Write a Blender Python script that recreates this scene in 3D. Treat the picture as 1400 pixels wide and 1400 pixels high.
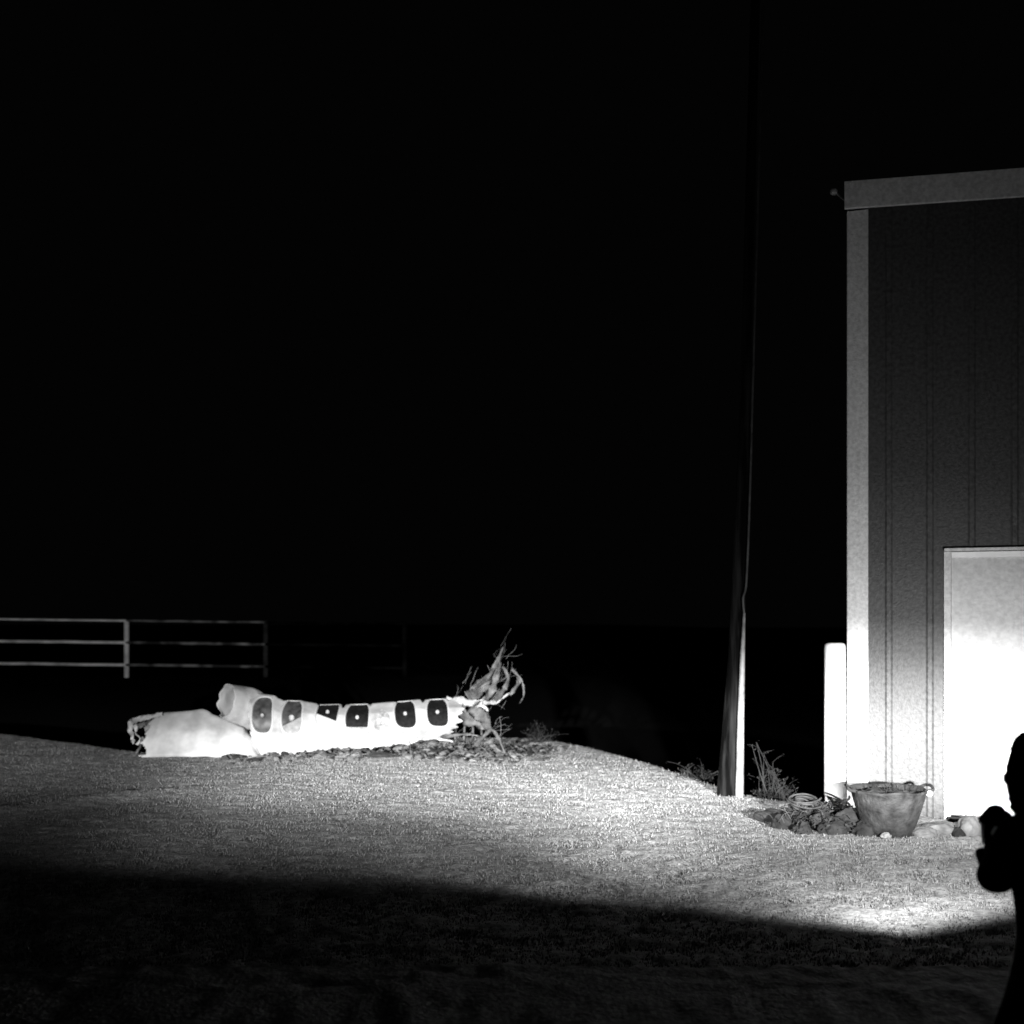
import bpy, bmesh, math, random
import numpy as np
from mathutils import Vector, Matrix, noise as mnoise
random.seed(7); rng = np.random.default_rng(7)
for o in list(bpy.data.objects): bpy.data.objects.remove(o, do_unlink=True)
scene = bpy.context.scene
C = scene.collection

# ------------------------------------------------------------------ camera
EYE = 1.54; F = 1500.0           # focal length in photo pixels (1400 px wide)
cam = bpy.data.cameras.new('camera'); camo = bpy.data.objects.new('camera', cam); C.objects.link(camo)
camo.location = (0, 0, EYE); camo.rotation_euler = (math.radians(90), 0, 0)
cam.sensor_width = 36; cam.lens = 36*F/1400; cam.shift_y = 150/1400
cam.clip_start = 0.05; cam.clip_end = 800
scene.camera = camo
cam.dof.use_dof = True; cam.dof.focus_distance = 6.6; cam.dof.aperture_fstop = 1.9
# ------------------------------------------------------------------ night sky
w = bpy.data.worlds.new("World"); scene.world = w; w.use_nodes = True
nt = w.node_tree; bgn = nt.nodes['Background']
sky = nt.nodes.new('ShaderNodeTexSky'); sky.sky_type = 'NISHITA'; sky.sun_disc = False
sky.sun_elevation = math.radians(-8); sky.sun_rotation = math.radians(200)
bw = nt.nodes.new('ShaderNodeRGBToBW'); nt.links.new(sky.outputs[0], bw.inputs[0]); ad = nt.nodes.new('ShaderNodeMath'); ad.operation = 'ADD'; ad.inputs[1].default_value = .09
nt.links.new(bw.outputs[0], ad.inputs[0]); nt.links.new(ad.outputs[0], bgn.inputs[0])   # night sky glow
bgn.inputs[1].default_value = 0.01
# ------------------------------------------------------------------ vehicle headlamps just outside the frame
def headlamp(name, loc, power, uramp, vramp, radius=0.05, vtilt=0.0, side=0.0, slant=0.0):
    """Spot lamp facing +Y whose beam pattern (like a headlamp lens) is given over u (sideways slope) and v (upward slope)."""
    d = bpy.data.lights.new(name, 'SPOT'); o = bpy.data.objects.new(name, d); C.objects.link(o)
    o.location = loc; o.rotation_euler = (math.radians(90), 0, 0)
    d.energy = power; d.spot_size = math.radians(150); d.spot_blend = 0.05; d.shadow_soft_size = radius
    d.use_nodes = True; t = d.node_tree; N = t.nodes; L = t.links
    em = [n for n in N if n.type == 'EMISSION'][0]
    tc = N.new('ShaderNodeTexCoord'); sp = N.new('ShaderNodeSeparateXYZ'); L.new(tc.outputs['Normal'], sp.inputs[0])
    az = N.new('ShaderNodeMath'); az.operation = 'ABSOLUTE'; L.new(sp.outputs[2], az.inputs[0])
    def div(out):
        m = N.new('ShaderNodeMath'); m.operation = 'DIVIDE'; L.new(out, m.inputs[0]); L.new(az.outputs[0], m.inputs[1]); return m.outputs[0]
    u = div(sp.outputs[0]); v = div(sp.outputs[1])
    if vtilt:
        au = N.new('ShaderNodeMath'); au.operation = 'ABSOLUTE'
        sh = N.new('ShaderNodeMath'); sh.operation = 'ADD'; L.new(u, sh.inputs[0]); sh.inputs[1].default_value = 0.27
        L.new(sh.outputs[0], au.inputs[0])
        mu = N.new('ShaderNodeMath'); mu.operation = 'MULTIPLY_ADD'; L.new(au.outputs[0], mu.inputs[0]); mu.inputs[1].default_value = vtilt
        mu.inputs[2].default_value = 0.0; vcut = mu.outputs[0]
    def ramp(val, lo, hi, pts):
        mr = N.new('ShaderNodeMapRange'); L.new(val, mr.inputs[0]); mr.inputs[1].default_value = lo; mr.inputs[2].default_value = hi
        cr = N.new('ShaderNodeValToRGB'); cr.color_ramp.interpolation = 'LINEAR'; L.new(mr.outputs[0], cr.inputs[0])
        e = cr.color_ramp.elements
        for i, (p, q) in enumerate(pts):
            x = (p-lo)/(hi-lo)
            el = e[i] if i < 2 else e.new(x)
            el.position = x; el.color = (q, q, q, 1)
        return cr.outputs[0]
    if vtilt:
        s2 = N.new('ShaderNodeMath'); s2.operation = 'SUBTRACT'; L.new(v, s2.inputs[0]); L.new(vcut, s2.inputs[1])
        neg = ramp(s2.outputs[0], -0.8, 0.2, [(-0.57, 0), (-0.50, 1)])
    vb = v
    if slant:     # lamp rolled a little, so the pattern's lower edge runs obliquely over the ground
        s5 = N.new('ShaderNodeMath'); s5.operation = 'MULTIPLY_ADD'; L.new(u, s5.inputs[0]); s5.inputs[1].default_value = slant; L.new(v, s5.inputs[2])
        s6 = N.new('ShaderNodeMath'); s6.operation = 'SUBTRACT'; L.new(s5.outputs[0], s6.inputs[0]); s6.inputs[1].default_value = .02; vb = s6.outputs[0]
    if side:      # the beam's upper cut-off drops towards the left
        s1 = N.new('ShaderNodeMath'); s1.operation = 'SUBTRACT'; s1.inputs[0].default_value = -0.2; L.new(u, s1.inputs[1])
        s3 = N.new('ShaderNodeMath'); s3.operation = 'MAXIMUM'; L.new(s1.outputs[0], s3.inputs[0]); s3.inputs[1].default_value = 0
        s4 = N.new('ShaderNodeMath'); s4.operation = 'MULTIPLY_ADD'; L.new(s3.outputs[0], s4.inputs[0]); s4.inputs[1].default_value = side; L.new(v, s4.inputs[2]); vb = s4.outputs[0]
    a = ramp(u, -1.5, 1.5, uramp); b = ramp(vb, -0.6, 1.4, vramp)
    m = N.new('ShaderNodeMath'); m.operation = 'MULTIPLY'; L.new(a, m.inputs[0]); L.new(b, m.inputs[1])
    out = m.outputs[0]
    if vtilt:
        m2 = N.new('ShaderNodeMath'); m2.operation = 'MULTIPLY'; L.new(out, m2.inputs[0]); L.new(neg, m2.inputs[1]); out = m2.outputs[0]
    L.new(out, em.inputs['Strength'])
    return o
headlamp('headlamp_right', (2.35, 3.9, 0.85), 10400,
    [(-1.2, 0), (-0.95, .05), (-0.7, .07), (-0.45, .40), (-0.28, .9), (-0.1, 1), (0.1, .95), (0.17, .85), (0.24, .78), (0.37, .6), (0.7, .35), (1.1, .1)],
    [(-0.55, .11), (-0.44, .12), (-0.35, .10), (-0.26, .13), (-0.195, .42), (-0.14, 1), (-0.05, 1), (-0.02, .9), (0.03, .6), (0.09, .25), (0.15, .095), (0.25, .055), (0.40, .027), (0.60, .0165), (0.85, .009), (1.25, .006)], vtilt=0.25, side=.32)
headlamp('headlamp_left', (-2.4, 3.2, 0.85), 26000,
    [(-1.0, 0), (-0.75, .04), (-0.45, .26), (-0.33, .26), (-0.24, .22), (-0.17, .28), (-0.07, .6), (0.05, 1), (0.2, 1), (0.4, 1), (0.6, .85), (0.9, .2), (1.1, 0)],
    [(-0.26, 0), (-0.22, .015), (-0.19, .045), (-0.167, .10), (-0.14, .50), (-0.115, 1), (-0.095, .88), (-0.080, .50), (-0.065, .38), (-0.045, .36), (-.02, .38), (0.0, .38), (0.02, .28), (0.04, .05), (0.12, .004), (0.3, 0)], slant=.05)
scene.view_settings.view_transform = 'Standard'; scene.view_settings.look = 'None'
scene.view_settings.gamma = 1; scene.view_settings.exposure = 0
scene.render.engine = 'CYCLES'

# ------------------------------------------------------------------ helpers
def tag(o, label=None, cat=None, group=None, kind=None):
    if label: o['label'] = label
    if cat: o['category'] = cat
    if group: o['group'] = group
    if kind: o['kind'] = kind
    return o
def empty(name, loc, rz=0):
    o = bpy.data.objects.new(name, None); C.objects.link(o); o.location = loc; o.rotation_euler = (0, 0, rz)
    o.empty_display_size = .1
    return o
def link(name, me, mat, parent=None, smooth=False):
    o = bpy.data.objects.new(name, me); C.objects.link(o)
    if mat: me.materials.append(mat)
    if smooth:
        for p in me.polygons: p.use_smooth = True
    if parent:
        o.parent = parent
        # geometry is written in world space: undo the parent's transform
        o.matrix_parent_inverse = Matrix.Identity(4)
        M = Matrix.Translation(parent.location) @ parent.rotation_euler.to_matrix().to_4x4()
        if parent.parent is None: me.transform(M.inverted())
    return o
def sub(name, me, mat, part, smooth=False):       # sub-part: same space as its part (whose own transform is identity)
    root = part.parent
    o = bpy.data.objects.new(name, me); C.objects.link(o); me.materials.append(mat)
    if smooth:
        for p in me.polygons: p.use_smooth = True
    o.parent = part
    M = (Matrix.Translation(root.location) @ root.rotation_euler.to_matrix().to_4x4()) if root else Matrix.Identity(4)
    me.transform(M.inverted())
    return o
def mesh_from(bm, name='mesh'):
    me = bpy.data.meshes.new(name); bm.normal_update(); bm.to_mesh(me); bm.free(); return me
def P(px, py, d): return Vector(((px-700)/F*d, d, EYE-(py-850)/F*d))     # measuring aid: photo pixel at a chosen depth
def gd(py): return EYE*F/(py-850)                                        # depth of level ground seen at that row

def mat(name, col, rough=.8, var=.0, scale=20, bump=0, bscale=60, metal=0, spec=.3, stretch=None, detail=6, coords='Object', contrast=(.3, .7)):
    m = bpy.data.materials.new(name); m.use_nodes = True; t = m.node_tree; N = t.nodes; L = t.links
    b = N['Principled BSDF']; b.inputs['Roughness'].default_value = rough; b.inputs['Metallic'].default_value = metal
    b.inputs['Specular IOR Level'].default_value = spec
    tc = N.new('ShaderNodeTexCoord'); mp = N.new('ShaderNodeMapping'); L.new(tc.outputs[coords], mp.inputs[0])
    if stretch: mp.inputs['Scale'].default_value = stretch
    if var:
        n = N.new('ShaderNodeTexNoise'); n.inputs['Scale'].default_value = scale; n.inputs['Detail'].default_value = detail
        L.new(mp.outputs[0], n.inputs[0])
        r = N.new('ShaderNodeValToRGB'); e = r.color_ramp.elements
        e[0].position, e[1].position = contrast
        lo, hi = col*(1-var), col*(1+var)
        e[0].color = (lo, lo, lo, 1); e[1].color = (hi, hi, hi, 1)
        L.new(n.outputs[0], r.inputs[0]); L.new(r.outputs[0], b.inputs['Base Color'])
    else: b.inputs['Base Color'].default_value = (col, col, col, 1)
    if bump:
        n2 = N.new('ShaderNodeTexNoise'); n2.inputs['Scale'].default_value = bscale; n2.inputs['Detail'].default_value = 8
        L.new(mp.outputs[0], n2.inputs[0])
        bp = N.new('ShaderNodeBump'); bp.inputs['Strength'].default_value = bump; bp.inputs['Distance'].default_value = .02
        L.new(n2.outputs[0], bp.inputs['Height']); L.new(bp.outputs[0], b.inputs['Normal'])
    return m
M = {
 'ground': mat('dry_ground', .33, .95, .4, 22, .5, 45, spec=.1),
 'grass': mat('dry_grass', .30, .8, .5, 6, spec=.15, coords='Object'),
 'trim': mat('painted_trim', .62, .55, .16, 34, .25, 70, contrast=(.35, .65)),
 'siding': mat('ribbed_siding', .057, .5, .36, 34, .2, 60, spec=.25, contrast=(.32, .68)),
 'header': mat('white_header', .9, .4, .05, 20),  # highlight along the door top painted in as a whiter strip
 'door': mat('painted_door', .56, .45, .12, 30, .15, 40, contrast=(.35, .65)),
 'bollard': mat('painted_bollard', .75, .5, .08, 18, .1, 30),
 'roof': mat('metal_roof', .12, .5, .2, 8),
 'skin': mat('aluminium_skin', .33, .5, .34, 4.5, .6, 6, spec=.3),
 'skin_in': mat('primer_inside', .22, .7, .4, 9, .5, 20),
 'frame': mat('window_frame', .42, .4, .06, 20),
 'pane': mat('dark_pane', .008, .6, .5, 30, spec=.05),
 'dusty': mat('dusty_pane', .045, .45, .7, 14, spec=.3),  # greyer pane, reflected light painted into its colour
 'shade': mat('window_shade', .22, .6, .3, 18),
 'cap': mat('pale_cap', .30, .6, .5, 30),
 'torn': mat('torn_metal', .075, .6, .6, 10, .5, 30),
 'foil': mat('torn_bright', .32, .5, .3, 12, .4, 30),
 'fibre': mat('insulation_fibre', .10, .9, .5, 8),
 'galv': mat('galvanised_rail', .8, .5, .35, 3, spec=.3), 'patchy': mat('patchy_rail', .15, .6, .85, 2.2, spec=.2, contrast=(.42, .62)), 'rust2': mat('rusty_post', .022, .9, .6, 4, spec=0), 'rust': mat('rusty_rail', .002, .9, .9, 2.0, spec=0, contrast=(.4, .65)),  # fence fade to the right is painted into the darker rails and posts
 'pole': mat('creosoted_pole', .0065, .95, .9, 12, .9, 40, stretch=(1, 1, .1), spec=.05, contrast=(.42, .62)),
 'conduit': mat('grey_conduit', .17, .6, .6, 7, .3, 20),
 'cable': mat('cable', .035, .6, .5, 14),
 'rock': mat('dark_rock', .014, .9, .6, 12, .7, 30),
 'palerock': mat('pale_rock', .11, .9, .4, 14, .7, 30),
 'hose': mat('dusty_hose', .02, .7, .8, 14),
 'tub': mat('weathered_tub', .016, .85, .9, 13, .7, 35, contrast=(.3, .72)),
 'soil': mat('soil', .03, 1, .5, 20, .6, 30),
 'twig': mat('dry_twig', .009, .9, .5, 12),
 'cloth': mat('dark_cloth', .004, .95, spec=.02),
 'skinp': mat('face_skin', .02, .6, .1, 10),
 'device': mat('grey_device', .10, .4, .3, 30),
 'leaf': mat('dead_leaf', .045, .9, .6, 20),
 'weed': mat('dark_weed', .022, .9, .5, 10),
}
# beyond the crest the unlit ground is painted near-black, hiding the lamps' spill
def far_dark(m):
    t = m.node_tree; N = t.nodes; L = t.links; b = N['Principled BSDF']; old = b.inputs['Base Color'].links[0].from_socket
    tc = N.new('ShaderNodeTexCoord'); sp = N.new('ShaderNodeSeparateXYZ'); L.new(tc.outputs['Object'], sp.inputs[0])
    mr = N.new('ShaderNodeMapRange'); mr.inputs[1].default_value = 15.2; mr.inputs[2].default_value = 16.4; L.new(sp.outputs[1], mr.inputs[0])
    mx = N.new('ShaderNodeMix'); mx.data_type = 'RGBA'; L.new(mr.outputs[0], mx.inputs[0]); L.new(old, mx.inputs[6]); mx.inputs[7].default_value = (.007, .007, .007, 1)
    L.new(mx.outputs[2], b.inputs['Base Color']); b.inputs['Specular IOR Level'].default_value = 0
far_dark(M['ground'])
# colour variation of grass by blade: random per island
def island_random(m, lo, hi):
    t = m.node_tree; N = t.nodes; L = t.links; b = N['Principled BSDF']
    g = N.new('ShaderNodeNewGeometry'); r = N.new('ShaderNodeValToRGB')
    r.color_ramp.elements[0].color = (lo,)*3+(1,); r.color_ramp.elements[1].color = (hi,)*3+(1,)
    L.new(g.outputs['Random Per Island'], r.inputs[0]); L.new(r.outputs[0], b.inputs['Base Color'])
island_random(M['grass'], .03, .26)
island_random(M['leaf'], .003, .04)

def box(bm, x0, x1, y0, y1, z0, z1, mtx=None, bev=0):
    r = bmesh.ops.create_cube(bm, size=1)
    vs = r['verts']
    for v in vs: v.co = Vector(((x0+x1)/2+v.co.x*(x1-x0), (y0+y1)/2+v.co.y*(y1-y0), (z0+z1)/2+v.co.z*(z1-z0)))
    if bev:
        es = list({e for v in vs for e in v.link_edges})
        rb = bmesh.ops.bevel(bm, geom=es, offset=bev, segments=2, affect='EDGES', profile=.5)
        vs = list({v for f in rb['faces'] for v in f.verts} | {v for v in vs if v.is_valid})
    if mtx:
        for v in vs: v.co = mtx @ v.co
def tube(bm, pts, rads, seg=10, disc=True, flat=1.0):
    pts = [Vector(p) for p in pts]
    if not hasattr(rads, '__len__'): rads = [rads]*len(pts)
    rings = []; n = len(pts); up = Vector((0, 0, 1)); prev = None
    for i, p in enumerate(pts):
        t = (pts[min(i+1, n-1)]-pts[max(i-1, 0)]).normalized()
        if prev is None:
            a = up if abs(t.z) < .9 else Vector((1, 0, 0)); s = t.cross(a).normalized()
        else: s = (prev-t*prev.dot(t)).normalized()
        prev = s; q = t.cross(s)
        rings.append([bm.verts.new(p+(s*math.cos(k*2*math.pi/seg)+q*math.sin(k*2*math.pi/seg)*flat)*rads[i]) for k in range(seg)])
    for a, b in zip(rings, rings[1:]):
        for k in range(seg): bm.faces.new((a[k], a[(k+1) % seg], b[(k+1) % seg], b[k]))
    if disc: bm.faces.new(rings[0][::-1]); bm.faces.new(rings[-1])
def lathe(bm, prof, c, seg=40, wob=None):
    rings = []
    for (r, z) in prof:
        rings.append([bm.verts.new(Vector((c[0]+r*math.cos(a), c[1]+r*math.sin(a), c[2]+z+(wob(a, r, z) if wob else 0)))) for a in [k*2*math.pi/seg for k in range(seg)]])
    for a, b in zip(rings, rings[1:]):
        for k in range(seg): bm.faces.new((a[k], a[(k+1) % seg], b[(k+1) % seg], b[k]))
    bm.faces.new(rings[0][::-1]); bm.faces.new(rings[-1])
def spline(pts, n):
    pts = [Vector(p) for p in pts]; out = []
    m = len(pts)-1
    for i in range(n+1):
        t = i/n*m; k = min(int(t), m-1); f = t-k
        p0 = pts[max(k-1, 0)]; p1 = pts[k]; p2 = pts[k+1]; p3 = pts[min(k+2, m)]
        out.append(.5*((2*p1)+(p2-p0)*f+(2*p0-5*p1+4*p2-p3)*f*f+(3*p1-p0-3*p2+p3)*f**3))
    return out

# ------------------------------------------------------------------ ground: one sheet with a crest, a ditch and a far field
ex, ey = zip(*[(-900, 990), (0, 1003), (190, 1029), (330, 1024), (620, 1007), (740, 1010), (820, 1026), (900, 1048), (980, 1076), (1040, 1092), (1110, 1100), (1135, 1096), (1160, 1070), (1250, 880), (3000, 860)])
def smooth(t): t = np.clip(t, 0, 1); return t*t*(3-2*t)
def gz(x, y):
    """ground height (numpy)"""
    x = np.asarray(x, float); y = np.asarray(y, float)
    px = 700+F*x/np.maximum(y, .5)
    De = np.minimum(EYE*F/(np.interp(px, ex, ey)-850), 60)
    dd = y-De
    z = np.where(dd > 0, -np.minimum(.30*dd+.02*dd*dd, 1.1), 0.0)
    wgt = smooth((y-19)/5.5)*smooth((1000-px)/200)
    z = z*(1-wgt)+.27*wgt
    # gentle undulation
    z = z+.005*np.sin(x*1.7+y*.6)*np.cos(y*1.1-x*.4)+.004*np.sin(x*3.9+1)*np.sin(y*3.1)
    # a shallow rut on the left
    ry = 8.95+(x+4.18)*.98+.05*np.sin(x*5)
    z = z+.045*np.exp(-((y-ry)/np.where(y < ry, .55, .07))**2)*smooth((-2.6-x)/1.0)
    return z
def axis(lo, hi, fine, a, b):
    out = [a]; step = fine
    core = np.arange(lo, hi, fine)
    left = []; p = lo; s = fine
    while p > a: s *= 1.3; p -= s; left.append(max(p, a))
    right = []; p = core[-1]; s = fine
    while p < b: s *= 1.3; p += s; right.append(min(p, b))
    return np.array(left[::-1]+list(core)+right)
X = axis(-9, 5, .035, -300, 300); Y = axis(4.6, 17, .035, -60, 500)
gx, gy = np.meshgrid(X, Y); Z = gz(gx, gy)
fineamp = smooth((18-gy)/3)
nz = rng.normal(0, 1, Z.shape)
for _ in range(1): nz = (nz+np.roll(nz, 1, 0)+np.roll(nz, -1, 0)+np.roll(nz, 1, 1)+np.roll(nz, -1, 1))/5
n2_ = rng.normal(0, 1, Z.shape)
for _ in range(14): n2_ = (n2_+np.roll(n2_, 1, 0)+np.roll(n2_, -1, 0)+np.roll(n2_, 1, 1)+np.roll(n2_, -1, 1))/5
Z = Z+(nz*.009+n2_/n2_.std()*.002)*fineamp
nx_, ny_ = len(X), len(Y)
me = bpy.data.meshes.new('ground')
co = np.stack([gx.ravel(), gy.ravel(), Z.ravel()], 1).astype(np.float32)
idx = np.arange(nx_*ny_).reshape(ny_, nx_)
q = np.stack([idx[:-1, :-1], idx[:-1, 1:], idx[1:, 1:], idx[1:, :-1]], -1).reshape(-1, 4)
def fill(me, co, faces):
    me.vertices.add(len(co)); me.vertices.foreach_set('co', np.ascontiguousarray(co, dtype=np.float32).ravel())
    k = faces.shape[1]; me.loops.add(faces.size); me.loops.foreach_set('vertex_index', faces.astype(np.int32).ravel())
    me.polygons.add(len(faces)); me.polygons.foreach_set('loop_start', np.arange(0, faces.size, k, dtype=np.int32))
    me.update(calc_edges=True); me.validate()
fill(me, co, q)
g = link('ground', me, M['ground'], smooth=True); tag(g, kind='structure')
def gzi(x, y):
    return float(gz(x, y))

# grass: short dry blades over the lit slope, one mesh
def grass(name, n, region, h, wd, material, label, lean=.5):
    x, y = region(n); n = len(x)
    z = gz(x, y)-.005
    a = rng.uniform(0, 2*np.pi, n); hh = h*rng.uniform(.35, 1.25, n); ww = wd*rng.uniform(.6, 1.5, n)
    lx = np.cos(a)*hh*rng.uniform(0, lean, n)*1.5; ly = np.sin(a)*hh*rng.uniform(0, lean, n)*1.5
    b = rng.uniform(0, 2*np.pi, n); wx = np.cos(b)*ww; wy = np.sin(b)*ww
    base = np.stack([x, y, z], 1)
    p0 = base-np.stack([wx, wy, 0*wx], 1); p1 = base+np.stack([wx, wy, 0*wx], 1)
    p2 = base+np.stack([lx*.5+wx*.6, ly*.5+wy*.6, hh*.6], 1); p3 = base+np.stack([lx, ly, hh], 1)
    co = np.stack([p0, p1, p2, p3], 1).reshape(-1, 3)
    f = np.arange(4*n).reshape(n, 4)
    me = bpy.data.meshes.new(name); fill(me, co, f)
    o = link(name, me, material); tag(o, label, name, kind='stuff'); return o
def reg_main(n):
    # denser near the camera side in proportion to what the lens resolves
    y = rng.uniform(4.9, 16.5, n*2); s = rng.uniform(-.52, .52, n*2); x = s*y*1.05
    keep = rng.uniform(0, 1, n*2) < np.minimum(1, .5)
    # clumps
    cl = np.sin(x*5.1+np.sin(y*4.3)*2)*np.sin(y*5.7+np.cos(x*3.9)*2)
    keep &= rng.uniform(-6.0, 1.4, n*2) < cl
    fx = 2.70+.956*0; keep &= ~((x > 2.6) & (y > 8.9-.33*(x-2.7)))
    keep &= ~((y > 12.4) & (y < 13.3) & (x > -4.3) & (x < -.3) )
    return x[keep][:n], y[keep][:n]
grass('grass', 420000, reg_main, .018, .0028, M['grass'], 'short dry pale grass over the lit slope')

# ------------------------------------------------------------------ building
cx, cy = 2.70, 8.80
exv = Vector((.95, -.312, 0)).normalized(); eyv = Vector((.312, .95, 0)).normalized()
BT = Matrix.Translation((cx, cy, 0)) @ Matrix(((exv.x, eyv.x, 0, 0), (exv.y, eyv.y, 0, 0), (0, 0, 1, 0), (0, 0, 0, 1)))
bld = empty('metal_shed', (cx, cy, 0), math.atan2(exv.y, exv.x))
tag(bld, 'tall metal-sided building with dark ribbed wall, pale corner trim and white door at right', 'building')
WID, DEP, H = 9.0, 8.0, 4.98
def roofz(s): return H-.045*s       # eave falls gently to the right
# front wall: ribbed sheet with door opening (door from s=DX to DX2, up to DH)
DX, DX2, DH = .71, 3.3, 2.088
def ribbed(bm, s0, s1, z0, ztop):
    prof = []; s = s0; rib = .3048
    base = math.ceil(s0/rib)*rib
    pts = {s0: 0.0, s1: 0.0}
    k = int(s0/rib)-1
    while k*rib < s1+rib:
        c = k*rib
        for ds, dy in ((-.030, 0), (-.014, -.008), (.014, -.008), (.030, 0)):
            if s0 < c+ds < s1: pts[c+ds] = dy
        k += 1
    ks = sorted(pts)
    vs = []
    for s in ks:
        zt = ztop(s) if callable(ztop) else ztop
        vs.append((bm.verts.new(BT @ Vector((s, pts[s], z0))), bm.verts.new(BT @ Vector((s, pts[s], zt)))))
    for a, b in zip(vs, vs[1:]): bm.faces.new((a[0], b[0], b[1], a[1]))
bm = bmesh.new()
ribbed(bm, .05, DX-.0, -.15, roofz); ribbed(bm, DX, DX2, DH, roofz); ribbed(bm, DX2, WID, -.15, roofz)
# side and back
def quad(bm, pts): bm.faces.new([bm.verts.new(BT @ Vector(p)) for p in pts])
quad(bm, [(.0, .01, -2), (.0, DEP, -2), (.0, DEP, H), (.0, .01, H)])
quad(bm, [(.0, DEP, -2), (WID, DEP, -2), (WID, DEP, roofz(WID)), (.0, DEP, H)])
quad(bm, [(WID, 0, -2), (WID, DEP, -2), (WID, DEP, roofz(WID)), (WID, 0, roofz(WID))])
quad(bm, [(.01, .004, -2), (WID, .004, -2), (WID, .004, -.14), (.01, .004, -.14)])
link('wall', mesh_from(bm), M['siding'], bld)
bm = bmesh.new(); box(bm, -.008, .150, -.034, .004, -.2, H-.16, BT, .004); box(bm, -.012, .003, -.03, .15, -.2, H-.16, BT, .003)
link('corner_trim', mesh_from(bm), M['trim'], bld)
bm = bmesh.new()
vs = []
for s in (-.03, WID+.1):
    for y_ in (-.075, -.036):
        for dz in (-.145, .065): vs.append(bm.verts.new(BT @ Vector((s, y_, roofz(s)+dz))))
for f in ((0, 1, 3, 2), (4, 6, 7, 5), (0, 4, 5, 1), (2, 3, 7, 6), (1, 5, 7, 3), (0, 2, 6, 4)): bm.faces.new([vs[i] for i in f])
bmesh.ops.recalc_face_normals(bm, faces=bm.faces)
link('fascia', mesh_from(bm), M['trim'], bld)
bm = bmesh.new()
vs = []
for s in (-.02, WID+.1):
    for y_ in (-.034, DEP+.1):
        for dz in (.0, .055): vs.append(bm.verts.new(BT @ Vector((s, y_, roofz(s)+dz))))
for f in ((0, 1, 3, 2), (4, 6, 7, 5), (0, 4, 5, 1), (2, 3, 7, 6), (1, 5, 7, 3), (0, 2, 6, 4)): bm.faces.new([vs[i] for i in f])
bmesh.ops.recalc_face_normals(bm, faces=bm.faces)
link('roof', mesh_from(bm), M['roof'], bld)
# door
bm = bmesh.new(); box(bm, DX+.055, DX2-.055, -.012, .03, .035, DH-.05, BT, .003)
# shallow horizontal section joints and stamped lines
door = link('door', mesh_from(bm), M['door'], bld)
bm = bmesh.new()
box(bm, DX-.0, DX+.052, -.04, .03, -.1, DH-.003, BT, .004); link('door_jamb', mesh_from(bm), M['trim'], bld)
bm = bmesh.new(); box(bm, DX2-.052, DX2, -.04, .03, -.1, DH-.003, BT, .004)
link('door_jamb', mesh_from(bm), M['trim'], bld)
bm = bmesh.new(); box(bm, DX+.054, DX2-.054, -.034, .03, DH-.052, DH-.006, BT, .004)
link('door_header', mesh_from(bm), M['header'], bld)
bm = bmesh.new(); box(bm, DX-.0, DX2+.0, -.075, -.002, DH, DH+.022, BT, .003)
link('drip_cap', mesh_from(bm), M['trim'], bld)
bm = bmesh.new(); box(bm, DX+.02, DX2-.02, -.14, -.043, -.06, .028, BT, .006)
link('threshold', mesh_from(bm), M['rock'], bld)
# side eave: small insulator knob on a thin arm
kp = P(1140, 262, 8.86)
bm = bmesh.new()
kr = bmesh.ops.create_icosphere(bm, subdivisions=2, radius=.030); [setattr(v, 'co', v.co+kp) for v in kr['verts']]
link('insulator', mesh_from(bm), M['cap'], bld, True)
bm = bmesh.new(); tube(bm, [kp+Vector((.02, .02, 0)), kp+Vector((.13, .12, -.03))], .008, 6)
link('bracket', mesh_from(bm), M['roof'], bld)

# bollard
bc = P(1141.5, 1100, 8.80); bcz = gzi(bc.x, bc.y)
bm = bmesh.new()
lathe(bm, [(.083, -.3), (.083, 1.335), (.081, 1.352), (.073, 1.365), (.055, 1.372)], (bc.x, bc.y, 0), 32)
b_ = link('bollard', mesh_from(bm), M['bollard'], None, True)
tag(b_, 'thick white-painted round bollard standing against the corner of the building', 'bollard')

# ------------------------------------------------------------------ fence beyond the ditch
FD = 25.0
def FP(px, py): return P(px, py, FD)
fence = empty('rail_fence', (FP(173, 925).x, FD, .27)); tag(fence, 'long three-rail pipe fence crossing the dark field behind the wreckage', 'fence')
posts = [-777, -587, -397, -207, -17, 173, 363, 553]
for px in posts:
    bm = bmesh.new(); x = FP(px, 900).x; zb = gzi(x, FD)
    tube(bm, [(x, FD, min(zb, .27)-.1), (x, FD, 1.565)], .058, 12)
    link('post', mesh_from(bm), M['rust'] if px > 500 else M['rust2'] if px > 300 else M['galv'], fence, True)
for a_, b_x in zip(posts, posts[1:]):            # each bay has its own rails, the right-hand bays painted darker as the light fades
    for py in (848.5, 878.5, 909):
        bm = bmesh.new(); pts = []
        for k in range(12):
            px = a_+(b_x-a_)*k/11; p = FP(px, py+(px-173)*.012); p.y -= .03; p.z += random.uniform(-.004, .004) if 0 < k < 11 else 0; pts.append(p)
        tube(bm, pts, .034 if py > 860 else .024, 8)
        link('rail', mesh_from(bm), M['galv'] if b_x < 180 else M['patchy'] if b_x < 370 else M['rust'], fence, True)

# ------------------------------------------------------------------ aircraft fuselage section lying on the crest
WD = 12.75
wreck = empty('fuselage_wreckage', (P(480, 1030, WD).x, WD, 0)); tag(wreck, 'long torn white aircraft side panel with a row of oval dark windows', 'wreckage')
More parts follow.
